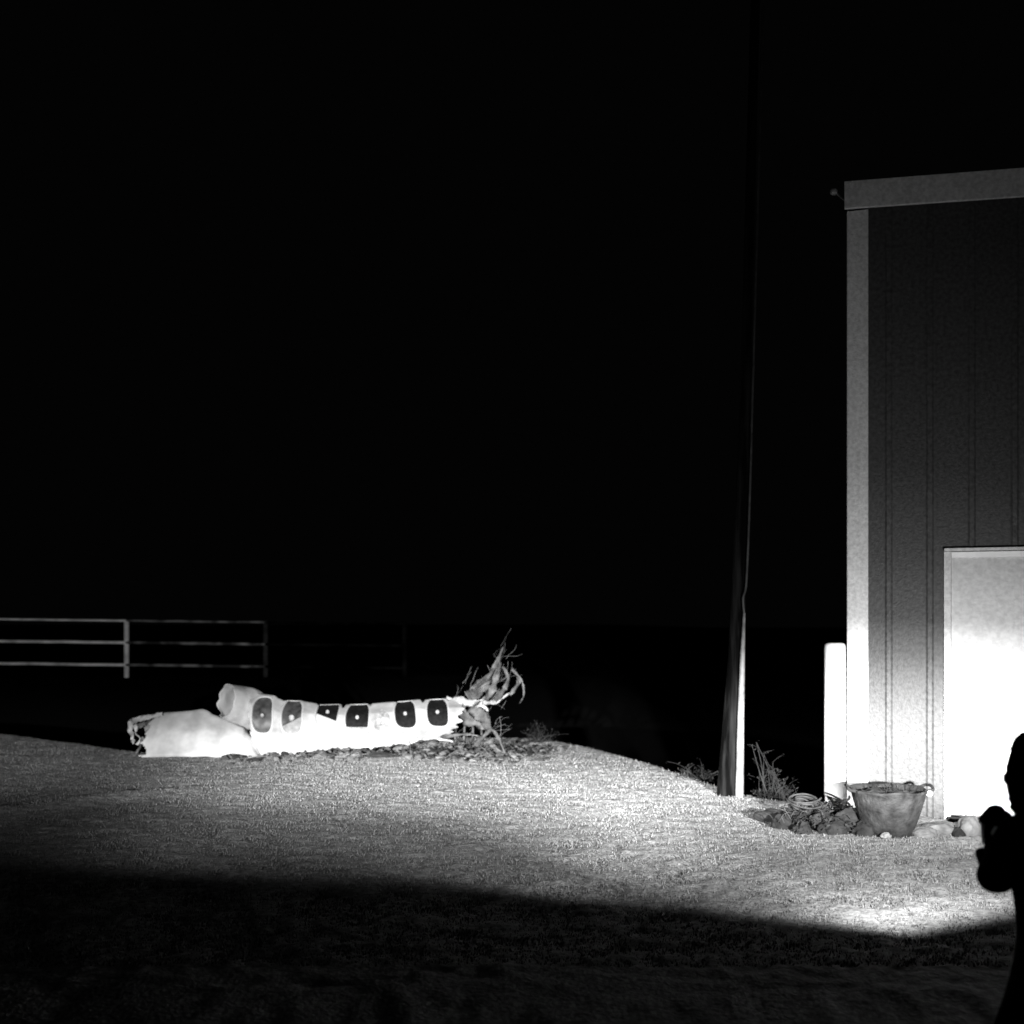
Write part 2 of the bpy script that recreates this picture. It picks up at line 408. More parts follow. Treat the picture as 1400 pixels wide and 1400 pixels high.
# sheet surface: parameter s = photo column used as length along the panel (300..640), v = 0 (bottom) .. 1 (top)
cols = [335, 352, 372, 385, 410, 435, 500, 560, 620, 668]
tops = [945, 950, 952, 960, 959, 965, 964, 959, 956, 957]
bots = [1004, 1032, 1034, 1034, 1030, 1026, 1024, 1018, 1012, 1006]
def S(c, v, off=0.0):
    top = np.interp(c, cols, tops); bot = np.interp(c, cols, bots)
    pt = P(c, top, WD); pb = P(c, bot, WD)
    h = pt.z-pb.z
    a = v*1.95-.15                     # arc angle, bulging to the viewer, top rolls away
    # circular arc shape: forward bulge
    fy = -math.sin(math.pi*min(max(v, 0), 1.25))*.13+max(0, v-.8)*.55
    z = pb.z+h*(v if v < 1 else 1-(v-1)*.35)
    fx = pb.x+(pt.x-pb.x)*v
    w1 = mnoise.noise(Vector((c*.03, v*2.2, 3.1)))*.030+mnoise.noise(Vector((c*.09, v*6, 7.7)))*.012
    yy = WD+fy+w1-off
    return Vector((fx, yy, z+mnoise.noise(Vector((c*.05, v*2, 9)))*.008))
wins = [(361, 977, 28, 48, .04, 'dusty'), (401, 980, 29, 45, .05, 'dusty'), (448, 975, 31, 36, .0, 'pane'), (490, 981, 33, 39, .03, 'pane'),
        (555, 976, 30, 37, .16, 'pane'), (599, 974, 30, 37, .12, 'pane')]
ppm = F/WD
def v_of(c, py):
    top = np.interp(c, cols, tops); bot = np.interp(c, cols, bots); return (bot-py)/(bot-top)
def inwin(c, py, wn, grow=0):
    wx, wy, ww, wh, tl, _ = wn
    dy = (py-wy); dx = (c-wx)-dy*tl
    a = ww/2+grow; b = wh/2+grow
    return (abs(dx)/a)**3.2+(abs(dy)/b)**3.2
NC, NV = 330, 90
c0, c1 = 338, 668
def build_sheet():
    bm = bmesh.new(); grid = []
    for i in range(NC+1):
        c = c0+(c1-c0)*i/NC; row = []
        for j in range(NV+1):
            v = -.04+1.36*j/NV
            row.append((bm.verts.new(S(c, v)), c, v))
        grid.append(row)
    for i in range(NC):
        for j in range(NV):
            c = (grid[i][j][1]+grid[i+1][j][1])/2; v = (grid[i][j][2]+grid[i][j+1][2])/2
            top = np.interp(c, cols, tops); bot = np.interp(c, cols, bots); py = bot-v*(bot-top)
            if v < 1.0 and any(inwin(c, py, wn, .3) < 1 for wn in wins): continue
            # ragged ends
            rag = mnoise.noise(Vector((v*5.5, 1.3, 0)))*9+mnoise.noise(Vector((v*17, 4.3, 0)))*5
            if c > 638+rag*1.6-abs(v-.95)*20: continue
            if c < 343+rag*.5 + max(0, .55-v)*14: continue
            bt = mnoise.noise(Vector((c*.06, 5, 0)))*.10+mnoise.noise(Vector((c*.2, 8, 0)))*.05
            if v < .03+bt+(.10 if c > 560 else 0): continue
            if v > 1.05+mnoise.noise(Vector((c*.11, 15, 0)))*.18+mnoise.noise(Vector((c*.03, 25, 0)))*.12: continue
            bm.faces.new((grid[i][j][0], grid[i+1][j][0], grid[i+1][j+1][0], grid[i][j+1][0]))
    bmesh.ops.delete(bm, geom=[v for v in bm.verts if not v.link_faces], context='VERTS')
    bmesh.ops.solidify(bm, geom=bm.faces[:], thickness=-.006)
    return bm
bm = build_sheet(); bmesh.ops.recalc_face_normals(bm, faces=bm.faces)
panel = link('skin_panel', mesh_from(bm), M['skin'], wreck, True)
def wpt(wn, dx, dy, off):
    wx, wy, ww, wh, tl, _ = wn
    c = wx+dx+dy*tl; py = wy+dy
    return S(c, v_of(c, py), off)
for k, wn in enumerate(wins):
    wx, wy, ww, wh, tl, mt = wn
    # pane: filled superellipse grid set back 2 cm
    bm = bmesh.new(); R_, T_ = 8, 36; cen = bm.verts.new(wpt(wn, 0, 0, -.03)); prev = None
    for r in range(1, R_+1):
        ring = []
        for t in range(T_):
            a = 2*math.pi*t/T_; ca, sa = math.cos(a), math.sin(a)
            kx = (abs(ca)**3.2+abs(sa)**3.2)**(-1/3.2)
            ring.append(bm.verts.new(wpt(wn, ca*kx*(ww/2+1.2)*r/R_, sa*kx*(wh/2+1.2)*r/R_, -.03)))
        for t in range(T_):
            if prev is None: bm.faces.new((cen, ring[t], ring[(t+1) % T_]))
            else: bm.faces.new((prev[t], ring[t], ring[(t+1) % T_], prev[(t+1) % T_]))
        prev = ring
    bmesh.ops.recalc_face_normals(bm, faces=bm.faces)
    win = link('window', mesh_from(bm), M[mt], wreck, True)
    # rim
    bm = bmesh.new(); rings = []
    for t in range(T_):
        a = 2*math.pi*t/T_; ca, sa = math.cos(a), math.sin(a)
        kx = (abs(ca)**3.2+abs(sa)**3.2)**(-1/3.2)
        ring = []
        for (gr, of) in ((-1.0, -.03), (-1.0, .010), (.4, .016), (1.9, .010), (2.3, -.004)):
            ring.append(bm.verts.new(wpt(wn, ca*kx*(ww/2+gr), sa*kx*(wh/2+gr), of)))
        rings.append(ring)
    for t in range(T_):
        a, b = rings[t], rings[(t+1) % T_]
        for j in range(4): bm.faces.new((a[j], b[j], b[j+1], a[j+1]))
    bmesh.ops.recalc_face_normals(bm, faces=bm.faces)
    sub('frame', mesh_from(bm), M['frame'], win, True)
    # pale disc in each pane, the lamp's glint painted as a solid dot
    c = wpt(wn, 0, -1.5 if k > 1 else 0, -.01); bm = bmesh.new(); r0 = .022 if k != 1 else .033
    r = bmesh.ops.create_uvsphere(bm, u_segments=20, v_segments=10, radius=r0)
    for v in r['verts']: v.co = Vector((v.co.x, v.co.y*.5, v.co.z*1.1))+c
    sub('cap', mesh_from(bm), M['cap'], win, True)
    # patches over part of a pane; the grey ones paint reflections in the glass
    def pane_patch(fn):
        bm = bmesh.new(); n = 16; gg = [[None]*(n+1) for _ in range(n+1)]
        for i in range(n+1):
            for j in range(n+1):
                dx = (-1+2*i/n)*(ww/2-.2); lo, hi = fn(dx)
                dy = lo+(hi-lo)*j/n
                # keep in superellipse
                lim = (wh/2-.2)*max(0, 1-(abs(dx)/(ww/2))**3.2)**(1/3.2)
                dy = max(-lim, min(lim, dy))
                gg[i][j] = bm.verts.new(wpt(wn, dx, dy, -.024))
        for i in range(n):
            for j in range(n): bm.faces.new((gg[i][j], gg[i+1][j], gg[i+1][j+1], gg[i][j+1]))
        bmesh.ops.remove_doubles(bm, verts=bm.verts, dist=1e-5)
        return bm
    if k == 3: sub('blind', mesh_from(pane_patch(lambda dx: (wh*.30, wh*.5))), M['shade'], win)
    if k == 1: sub('blind', mesh_from(pane_patch(lambda dx: (wh*.12-dx*.5, wh*.5))), M['shade'], win)
    if k == 2: sub('blind', mesh_from(pane_patch(lambda dx: (wh*.10+dx*.35+2, wh*.5))), M['frame'], win)
# blanked oval between the fourth and fifth windows, crumpled grey plug
wn = (524, 986, 24, 38, .08, 'torn'); bm = bmesh.new(); R_, T_ = 8, 36; cen = bm.verts.new(wpt(wn, 0, 0, .012)); prev = None
for r in range(1, R_+1):
    ring = []
    for t in range(T_):
        a = 2*math.pi*t/T_
        ring.append(bm.verts.new(wpt(wn, math.cos(a)*12*r/R_, math.sin(a)*17*r/R_, .012+.02*mnoise.noise(Vector((math.cos(a)*r*.5, math.sin(a)*r*.6, 2))))))
    for t in range(T_):
        if prev is None: bm.faces.new((cen, ring[t], ring[(t+1) % T_]))
        else: bm.faces.new((prev[t], ring[t], ring[(t+1) % T_], prev[(t+1) % T_]))
    prev = ring
bmesh.ops.recalc_face_normals(bm, faces=bm.faces)
link('blanking_plate', mesh_from(bm), mat('dull_plate', .28, .7, .55, 16, .5, 30), wreck, True)
# rolled tube end at left, open towards the left
bm = bmesh.new()
A0 = P(309, 957, WD-.02); A1 = P(350, 973, WD+.24)
ax = (A1-A0).normalized(); sd = ax.cross(Vector((0, 0, 1))).normalized(); up = sd.cross(ax).normalized()
if up.z < 0: up = -up
rings = []
n_, sg = 22, 48
for i in range(n_+1):
    t = i/n_; c = A0.lerp(A1, t); ring = []
    r = .200+.02*math.sin(t*3)+.03*t
    for k in range(sg):
        a = 2*math.pi*k/sg
        wob = 1+.13*mnoise.noise(Vector((math.cos(a)*1.5, math.sin(a)*1.5, t*3)))
        # tilted mouth so its inside shows to the viewer
        tl = (1-t)*math.cos(a)*-.03
        ring.append(bm.verts.new(c+up*math.cos(a)*r*wob+sd*math.sin(a)*r*.85*wob+ax*tl+ax*(.07*mnoise.noise(Vector((math.cos(a)*2, math.sin(a)*2, 5)))*(1-t))))
    rings.append(ring)
for a, b in zip(rings, rings[1:]):
    for k in range(sg): bm.faces.new((a[k], a[(k+1) % sg], b[(k+1) % sg], b[k]))
bm.faces.new(rings[-1])
bmesh.ops.recalc_face_normals(bm, faces=bm.faces)
bmesh.ops.solidify(bm, geom=bm.faces[:], thickness=.008)
link('rolled_end', mesh_from(bm), M['skin'], wreck, True)
# ribbons: torn strips
def ribbon(bm, pts, w0, w1, n=40, tw=1.5, seed=0, depth=.5, rag=0):
    c = spline(pts, n); prev = None
    for i, p in enumerate(c):
        t = i/n; t_ = (c[min(i+1, n)]-c[max(i-1, 0)]).normalized()
        nrm = Vector((0, -1, 0)); s = t_.cross(nrm).normalized(); q = t_.cross(s)
        a = tw*mnoise.noise(Vector((t*3, seed, 1)))*2
        d = s*math.cos(a)+q*math.sin(a)
        ww = (w0+(w1-w0)*t)*((1-t)**.5+.04 if rag else 1)*max(.1, 1+.6*mnoise.noise(Vector((t*9, seed, 4)))+rag*mnoise.noise(Vector((t*31, seed, 2))))
        off = Vector((0, mnoise.noise(Vector((t*4, seed, 9)))*.08*depth, 0))
        pr = [bm.verts.new(p+off+d*ww*k*.5+Vector((0, 1, 0))*.018*math.sin(k*3+t*20)) for k in (-1, -.33, .33, 1)]
        if prev:
            for k in range(3): bm.faces.new((prev[k], prev[k+1], pr[k+1], pr[k]))
        prev = pr
def Q(px, py, dd=0): return P(px, py, WD+dd)
strips = [
 ('foil', [(610, 958), (640, 961), (660, 961), (680, 958), (697, 947)], .075, .05),
 ('foil', [(655, 962), (664, 968), (668, 973)], .05, .02),
 ('torn', [(641, 950), (652, 936), (668, 924), (680, 905), (686, 886)], .05, .04),
 ('torn', [(660, 960), (672, 945), (678, 925), (684, 905)], .05, .09),
 ('torn', [(676, 958), (688, 944), (694, 930), (690, 915), (680, 910)], .05, .04),
 ('torn', [(697, 950), (708, 935), (708, 925), (700, 913)], .03, .05),
 ('torn', [(700, 915), (713, 930), (716, 950), (710, 962)], .02, .02),
 ('torn', [(645, 966), (655, 975), (665, 988), (668, 1003)], .13, .10),
 ('torn', [(625, 968), (640, 985), (662, 992), (672, 1000)], .12, .08),
 ('torn', [(640, 955), (662, 938), (677, 912), (688, 884)], .10, .06),
 ('torn', [(650, 1020), (662, 1006), (672, 998), (682, 1010), (690, 1030)], .03, .04),
 ('torn', [(585, 1003), (610, 1006), (640, 1004), (668, 1010)], .04, .03),
 ('foil', [(560, 1012), (590, 1009), (620, 1014)], .05, .04),
 ('torn', [(668, 1012), (676, 1022), (690, 1034)], .06, .04),
]
for i, (mt, pts, w0, w1) in enumerate(strips):
    bm = bmesh.new(); ribbon(bm, [Q(a, b, random.uniform(-.12, .15)) for a, b in pts], w0*1.5, w1*1.5, 48, .5, i*3.7, .5, .35)
    bmesh.ops.recalc_face_normals(bm, faces=bm.faces); bmesh.ops.solidify(bm, geom=bm.faces[:], thickness=.003)
    link('torn_strip', mesh_from(bm), M[mt], wreck, True)
# dull inner structure behind the torn right end, and frayed fibres
bm = bmesh.new()
for k in range(5):
    a = Q(618+k*11, 962, .28); b = Q(622+k*12, 1012, .24)
    tube(bm, spline([a, a.lerp(b, .5)+Vector((.03, -.05, 0)), b], 8), .014, 6)
link('frame_rib', mesh_from(bm), M['torn'], wreck, True)
bm = bmesh.new()
src = [(625, 960), (660, 955), (640, 945), (680, 930), (685, 900), (672, 925), (665, 985), (650, 950), (675, 1005), (640, 1000)]
for k in range(70):
    a = random.choice(src); x, y = a[0]+random.gauss(0, 9), a[1]+random.gauss(0, 8)
    an = random.gauss(-.95, .35); ln = random.uniform(10, 34)
    pts = [Q(x, y, random.uniform(-.2, .3))]
    for j in range(4):
        an += random.gauss(0, .18); x += math.cos(an)*ln/4; y += math.sin(an)*ln/4
        pts.append(Q(x, min(y, 1026), 0)+Vector((0, random.uniform(-.05, .05)+pts[0].y-WD, 0)))
    tube(bm, spline(pts, 7), random.choice((.001, .0015, .0025)), 4, False)
o = link('frayed_fibre', mesh_from(bm), M['fibre'], wreck); o['kind'] = 'stuff'

# ------------------------------------------------------------------ smooth hollow wing piece lying left of it
wing = empty('wing_section', (P(270, 1030, WD).x, WD-.2, 0)); tag(wing, 'smooth white hollow metal shell with a crumpled open left end, leaning against the windowed panel', 'wreckage')
cl = [(197, 992, 1034), (205, 988, 1035), (222, 975, 1035), (250, 972, 1034), (279, 970, 1034), (310, 984, 1035), (335, 996, 1036), (352, 1018, 1037), (358, 1034, 1038)]
bm = bmesh.new(); rings = []
nC, nV = 70, 30
for i in range(nC+1):
    c = 197+(358-197)*i/nC
    top = np.interp(c, [q[0] for q in cl], [q[1] for q in cl]); bot = np.interp(c, [q[0] for q in cl], [q[2] for q in cl])
    row = []
    for j in range(nV+1):
        v = j/nV; a = v*math.pi*.93
        zt = P(c, top, WD-.05).z; zb = P(c, bot, WD-.25).z
        if v <= .5: t = v*2; y = WD-.28+.22*t; z = zb+(zt-zb)*(t+.05*math.sin(math.pi*t))
        else: t = (v-.5)*2; y = WD-.06+.40*t; z = zb+(zt-zb)*(1-.95*t*t)
        xx = P(c, 0, WD).x+(.07*(1-v*2) if v < .5 else 0)*0
        xl = -.04*v*(1 if i < 3 else 0)
        row.append(bm.verts.new(Vector((xx+xl+.02*mnoise.noise(Vector((v*6, i*.3, 0))), y, z+.012*mnoise.noise(Vector((c*.05, v*3, 4)))))))
    rings.append(row)
for i in range(nC):
    for j in range(nV):
        if i < 6 and j < 15 and i < 3+3*mnoise.noise(Vector((j*.3, 0, 0))) : continue
        bm.faces.new((rings[i][j], rings[i+1][j], rings[i+1][j+1], rings[i][j+1]))
bmesh.ops.recalc_face_normals(bm, faces=bm.faces); bmesh.ops.solidify(bm, geom=bm.faces[:], thickness=.008)
link('shell', mesh_from(bm), M['skin'], wing, True)
for i, (pts, w0, w1, mt) in enumerate([([(222, 976), (205, 980), (190, 983), (179, 987)], .05, .07, 'skin'), ([(180, 986), (178, 998), (182, 1008), (181, 1016)], .07, .03, 'skin'),
        ([(187, 990), (186, 1002), (192, 1009), (188, 1018)], .045, .03, 'skin'), ([(205, 987), (196, 990), (188, 994)], .05, .05, 'torn'), ([(196, 1008), (192, 1020), (186, 1032)], .04, .02, 'torn'),
        ([(190, 1036), (200, 1033), (215, 1031)], .05, .03, 'foil')]):
    bm = bmesh.new(); ribbon(bm, [P(a, b, WD-.12+random.uniform(-.1, .1)) for a, b in pts], w0, w1, 24, .8, 40+i*2.3)
    bmesh.ops.recalc_face_normals(bm, faces=bm.faces); bmesh.ops.solidify(bm, geom=bm.faces[:], thickness=.004)
    link('torn_lip', mesh_from(bm), M[mt], wing, True)

# ------------------------------------------------------------------ broken bits along the foot of the wreck
def chip(bm, c, r, sq=.6, seed=0, sub_=1):
    rr = bmesh.ops.create_icosphere(bm, subdivisions=sub_, radius=r)
    s = random.uniform(0, 100)
    rot = Matrix.Rotation(random.uniform(0, 6.28), 4, 'Z') @ Matrix.Rotation(random.uniform(-.5, .5), 4, 'X')
    for v in rr['verts']:
        d = 1+.7*mnoise.noise(v.co/r*.9+Vector((s, s, s)))+.25*mnoise.noise(v.co/r*2.5+Vector((s, 0, s)))
        co = Vector((v.co.x*1.3, v.co.y, v.co.z*sq))*d
        v.co = (rot @ co)+Vector(c)
bm = bmesh.new()
for k in range(400):
    px = random.choice((random.uniform(300, 760), random.gauss(650, 45), random.uniform(440, 720)))
    py = random.gauss(1030, 6) if px > 430 else random.gauss(1036, 4)
    if px > 725: py = random.gauss(1028, 4)
    d = gd(max(py, 1014)); x = (px-700)/F*d
    chip(bm, (x, d, gzi(x, d)+.01), random.choice((.012, .02, .025, .035, .05)), random.uniform(.4, 1))
for k in range(45):
    px = random.gauss(650, 45); py = random.uniform(1018, 1040); d = gd(py); x = (px-700)/F*d; z = gzi(x, d)
    p = Vector((x, d, z)); q_ = p+Vector((random.gauss(0, .09), random.gauss(0, .05), random.uniform(.02, .13)))
    tube(bm, [p, p.lerp(q_, .5)+Vector((0, 0, .008)), q_], random.choice((.002, .004, .006)), 4)
o = link('scrap', mesh_from(bm), mat('scrap_bits', .2, .8, .8, 5, .4, 40)); tag(o, 'broken scrap and clods strewn along the foot of the windowed panel', 'scrap', kind='stuff')
island_random(o.data.materials[0], .003, .10)
def rock(name, c, size, material, label, group=None, cat='rock'):
    bm = bmesh.new(); r = bmesh.ops.create_icosphere(bm, subdivisions=4, radius=1); s = random.uniform(0, 99)
    for v in r['verts']:
        n = v.co.copy()
        d = 1+.35*mnoise.noise(n*1.1+Vector((s, 0, 0)))+.15*mnoise.noise(n*2.7+Vector((0, s, 0)))+.05*mnoise.noise(n*8+Vector((0, s, 0)))
        v.co = Vector((n.x*size[0], n.y*size[1], n.z*size[2]))*d+Vector(c)
    o = link(name, mesh_from(bm), material, None, True); tag(o, label, cat, group); return o
def grock(px, py, size, material, label, group=None, name='rock', cat='rock', lift=.3, d=None):
    d = d or gd(py); x = (px-700)/F*d
    return rock(name, (x, d, gzi(x, d)+size[2]*lift), size, material, label, group, cat)
grock(323, 1037, (.055, .05, .035), M['rock'], 'dark clod on the grass below the middle of the smooth white shell', 'dark clods below the wreckage', 'clod', 'clod')
grock(351, 1041, (.055, .05, .03), M['rock'], 'dark clod right below the seam between white shell and windowed panel', 'dark clods below the wreckage', 'clod', 'clod')
grock(374, 1031, (.09, .05, .03), M['rock'], 'flat dark clod under the first window of the panel', 'dark clods below the wreckage', 'clod', 'clod')
grock(520, 1036, (.14, .06, .045), M['rock'], 'widest dark clod, below the blanked oval of the windowed panel', 'dark clods below the wreckage', 'clod', 'clod')
grock(600, 1030, (.13, .05, .035), M['rock'], 'long dark clod below the last window of the panel', 'dark clods below the wreckage', 'clod', 'clod')

# ------------------------------------------------------------------ leaning utility pole
up_ = empty('utility_pole', P(996, 1086, 9.8)); tag(up_, 'slim dark leaning wooden pole with a pale conduit on its right side', 'pole')
def pp(px, py, d=9.8): return P(px, py, d)
bm = bmesh.new(); tube(bm, [pp(995, 1110), pp(996, 1085), pp(1000, 1000), pp(1006, 900), pp(1014, 700), pp(1020, 500), pp(1040, -300)], [.12, .105, .085, .07, .055, .045, .04], 20)
link('shaft', mesh_from(bm), M['pole'], up_, True)
bm = bmesh.new(); tube(bm, [pp(1011, 1092, 9.66), pp(1012.5, 1000, 9.67), pp(1015, 900, 9.69), pp(1017.5, 838, 9.7)], [.036, .031, .022, .011], 14)
link('conduit', mesh_from(bm), M['conduit'], up_, True)
bm = bmesh.new(); tube(bm, spline([pp(1017.5, 840, 9.7), pp(1016, 818, 9.68), pp(1020, 800, 9.7), pp(1023, 740, 9.7), pp(1025, 680, 9.72), pp(1027.5, 600, 9.73), pp(1030, 500, 9.74), pp(1052, -290, 9.76)], 40), .011, 6)
link('cable', mesh_from(bm), M['cable'], up_, True)
# ------------------------------------------------------------------ rocks, brush and hose beside the building
grp = 'dark rocks heaped left of the tub'
for px, py, sz, lb in [(1052, 1122, (.11, .10, .07), 'black rock at the left end of the heap beside the bollard'),
        (1072, 1131, (.10, .09, .08), 'black rock touching the left side of the coiled hose'),
        (1122, 1133, (.09, .08, .09), 'dark rock in front of the bollard, right of the coiled hose'),
        (1140, 1139, (.10, .09, .07), 'low dark rock at the front of the heap in front of the bollard'),
        (1160, 1135, (.11, .09, .12), 'tall dark rock between bollard and tub'),
        (1182, 1141, (.09, .08, .07), 'dark rock leaning on the left foot of the tub'),
        (1098, 1138, (.08, .06, .05), 'small dark rock in front of the coiled hose')]:
    grock(px, py, sz, M['rock'], lb, grp)
grock(1211, 1147, (.036, .03, .024), mat('white_stone', .16, .8, .2, 20), 'small white stone at the foot of the tub', None, lift=.8)
for px, py, sz, m_, lb in [(1262, 1142, (.10, .09, .05), M['palerock'], 'low pale rock right of the tub'),
        (1284, 1138, (.13, .10, .06), M['palerock'], 'widest pale rock, before the left jamb of the door'),
        (1326, 1140, (.10, .09, .10), M['palerock'], 'tall pale rock below the door beside the kneeling person'),
        (1310, 1142, (.045, .05, .045), M['rock'], 'small dark stone between the pale rocks below the door')]:
    grock(px, py, sz, m_, lb, 'rocks along the foot of the door')
# coiled hose
hc = P(1101, 1122, 8.45); hz = gzi(hc.x, hc.y)
bm = bmesh.new(); pts = []
for k in range(150):
    a = k*.25; r = .10+.025*math.sin(a*.37)+.012*math.sin(a*1.3)
    pts.append(Vector((hc.x+math.cos(a)*r*1.1, hc.y+math.sin(a)*r*.8, hz+.03+k*.0008+.02*math.sin(a*.9)+(.5+.5*math.sin(a))*.09)))
tube(bm, pts, .0075, 7)
o = link('coiled_hose', mesh_from(bm), M['hose'], None, True); tag(o, 'loosely coiled dusty hose lying on the heap left of the bollard', 'hose')
# brush of dead leaves and twigs over the heap: uncountable
bm = bmesh.new()
for k in range(1100):
    px = random.uniform(1068, 1195); py = 1116+random.uniform(0, 26)*(1 if px > 1090 else .7)
    d = gd(py); x = (px-700)/F*d; hh = .12*math.sin(max(0, min(1, (px-1035)/165))*math.pi)**.6*random.random()
    p = Vector((x, d, gzi(x, d)+hh)); s = random.uniform(.008, .022)
    a, b = random.uniform(0, 6.28), random.uniform(-1, 1)
    d1 = Vector((math.cos(a), math.sin(a), b)).normalized(); d2 = d1.cross(Vector((random.random(), random.random(), 1))).normalized()
    bm.faces.new([bm.verts.new(p+d1*s*1.5), bm.verts.new(p+d2*s*.7), bm.verts.new(p-d1*s*1.5), bm.verts.new(p-d2*s*.7+Vector((0, 0, .006)))])
for k in range(90):
    px = random.uniform(1060, 1190); py = random.uniform(1115, 1140); d = gd(py); x = (px-700)/F*d
    p = Vector((x, d, gzi(x, d)+random.uniform(0, .1))); q_ = p+Vector((random.gauss(0, .07), random.gauss(0, .04), random.uniform(-.02, .08)))
    tube(bm, [p, p.lerp(q_, .5)+Vector((0, 0, .02)), q_], .003, 4, False)
o = link('dead_leaves', mesh_from(bm), M['leaf']); tag(o, 'dead leaves and twigs caught on the dark rock heap', 'leaves', kind='stuff')

# tub
tc_ = P(1214, 1143, 7.98); tz = gzi(tc_.x, tc_.y)
tub = empty('planter_tub', (tc_.x, tc_.y, tz)); tag(tub, 'weathered round tapered tub with side handles standing before the corner of the building', 'tub')
bm = bmesh.new()
lathe(bm, [(.155, .0), (.165, .005), (.195, .09), (.225, .18), (.252, .27), (.262, .318), (.270, .322), (.270, .338), (.256, .338), (.248, .32), (.23, .27)], (tc_.x, tc_.y, tz-.01), 48,
      lambda a, r, z: .006*math.sin(a*3)+.004*math.sin(a*7))
bmesh.ops.recalc_face_normals(bm, faces=bm.faces)
link('tub_body', mesh_from(bm), M['tub'], tub, True)
bm = bmesh.new(); lathe(bm, [(.01, .315), (.12, .32), (.23, .30), (.235, .29), (.01, .28)], (tc_.x, tc_.y, tz-.01), 32, lambda a, r, z: .012*math.sin(a*5+r*30))
bmesh.ops.recalc_face_normals(bm, faces=bm.faces); link('soil', mesh_from(bm), M['soil'], tub, True)
for s in (-1, 1):
    bm = bmesh.new(); p = [Vector((tc_.x+s*.245, tc_.y-.06, tz+.315)), Vector((tc_.x+s*.30, tc_.y-.07, tz+.325)), Vector((tc_.x+s*.305, tc_.y-.02, tz+.35)), Vector((tc_.x+s*.29, tc_.y+.05, tz+.345)), Vector((tc_.x+s*.25, tc_.y+.06, tz+.325))]
    tube(bm, spline(p, 16), .011, 8)
    link('handle', mesh_from(bm), M['rock'], tub, True)
bm = bmesh.new(); c = Vector((tc_.x+.262, tc_.y-.105, tz+.305)); r = bmesh.ops.create_uvsphere(bm, u_segments=14, v_segments=8, radius=.022)
for v in r['verts']: v.co = Vector((v.co.x*1.2, v.co.y*.5, v.co.z))+c
link('rivet_plate', mesh_from(bm), M['cap'], tub, True)
bm = bmesh.new()
for k in range(26):
    a = random.uniform(0, 6.28); r = random.uniform(0, .2); p = Vector((tc_.x+r*math.cos(a), tc_.y+r*math.sin(a), tz+.3))
    q_ = p+Vector((random.gauss(0, .03), random.gauss(0, .03), random.uniform(.03, .07)))
    tube(bm, [p, p.lerp(q_, .6)+Vector((.004, 0, 0)), q_], [.003, .002, .001], 4)
link('dry_stalk', mesh_from(bm), M['twig'], tub)['kind'] = 'stuff'

# ------------------------------------------------------------------ shrub behind the crest, right of the pole
def shrub(name, base, targets, n, label, cat, m_stem, m_leaf, leafn=260, spread=6):
    root = empty(name, base); tag(root, label, cat)
    bm = bmesh.new(); tips = []
    for k in range(n):
        tx, ty = random.choice(targets); d = base[1]+random.uniform(-.25, .3)
        t = P(tx+random.gauss(0, spread), ty+random.gauss(0, spread), d); b = Vector(base)+Vector((random.gauss(0, .08), random.gauss(0, .05), -.05))
        mid = b.lerp(t, .5)+Vector((random.gauss(0, .04), 0, random.uniform(0, .05)))
        pts = spline([b, mid, t], 8); tube(bm, pts, [.007*(1-i/9)+.0015 for i in range(9)], 5, False)
        tips.append(pts)
        for j in range(3):
            s = pts[random.randint(3, 8)]; e = s+Vector((random.gauss(0, .07), random.gauss(0, .05), random.uniform(-.02, .10)))
            tube(bm, [s, s.lerp(e, .5)+Vector((0, 0, .01)), e], .0018, 4, False); tips.append([s, s.lerp(e, .5), e])
    link('stems', mesh_from(bm), m_stem, root)
    bm = bmesh.new()
    for k in range(leafn):
        pts = random.choice(tips); p = random.choice(pts[1:])+Vector((random.gauss(0, .01), random.gauss(0, .01), random.gauss(0, .01)))
        s = random.uniform(.008, .02); a = random.uniform(0, 6.28)
        d1 = Vector((math.cos(a), math.sin(a), random.uniform(-1, 1))).normalized(); d2 = d1.cross(Vector((.3, .2, 1))).normalized()
        bm.faces.new([bm.verts.new(p), bm.verts.new(p+d1*s+d2*s*.4), bm.verts.new(p+d1*s*2.2), bm.verts.new(p+d1*s-d2*s*.4)])
    link('foliage', mesh_from(bm), m_leaf, root)
b0 = P(1062, 1108, 9.75); b0.z = gzi(b0.x, b0.y)
shrub('shrub', b0, [(1034, 1026), (1045, 1045), (1052, 1060), (1068, 1062), (1080, 1075), (1030, 1070), (1092, 1080), (1040, 1080)], 34,
      'sparse dark twiggy shrub behind the rock heap, right of the leaning pole', 'shrub', M['twig'], M['weed'], 420)
b1 = P(955, 1084, 10.9); b1.z = gzi(b1.x, b1.y)
shrub('weed_clump', b1, [(925, 1056), (940, 1052), (955, 1058), (968, 1064), (975, 1058)], 26,
      'low ragged weed clump on the crest just left of the leaning pole', 'weeds', M['twig'], M['weed'], 260, 5)
b2 = P(735, 1022, 14.0); b2.z = gzi(b2.x, b2.y)
shrub('weed_clump', b2, [(722, 1002), (735, 998), (748, 1006), (760, 1012)], 20,
      'small low weed clump on the crest right of the torn end of the wreckage', 'weeds', M['twig'], M['weed'], 160, 5)

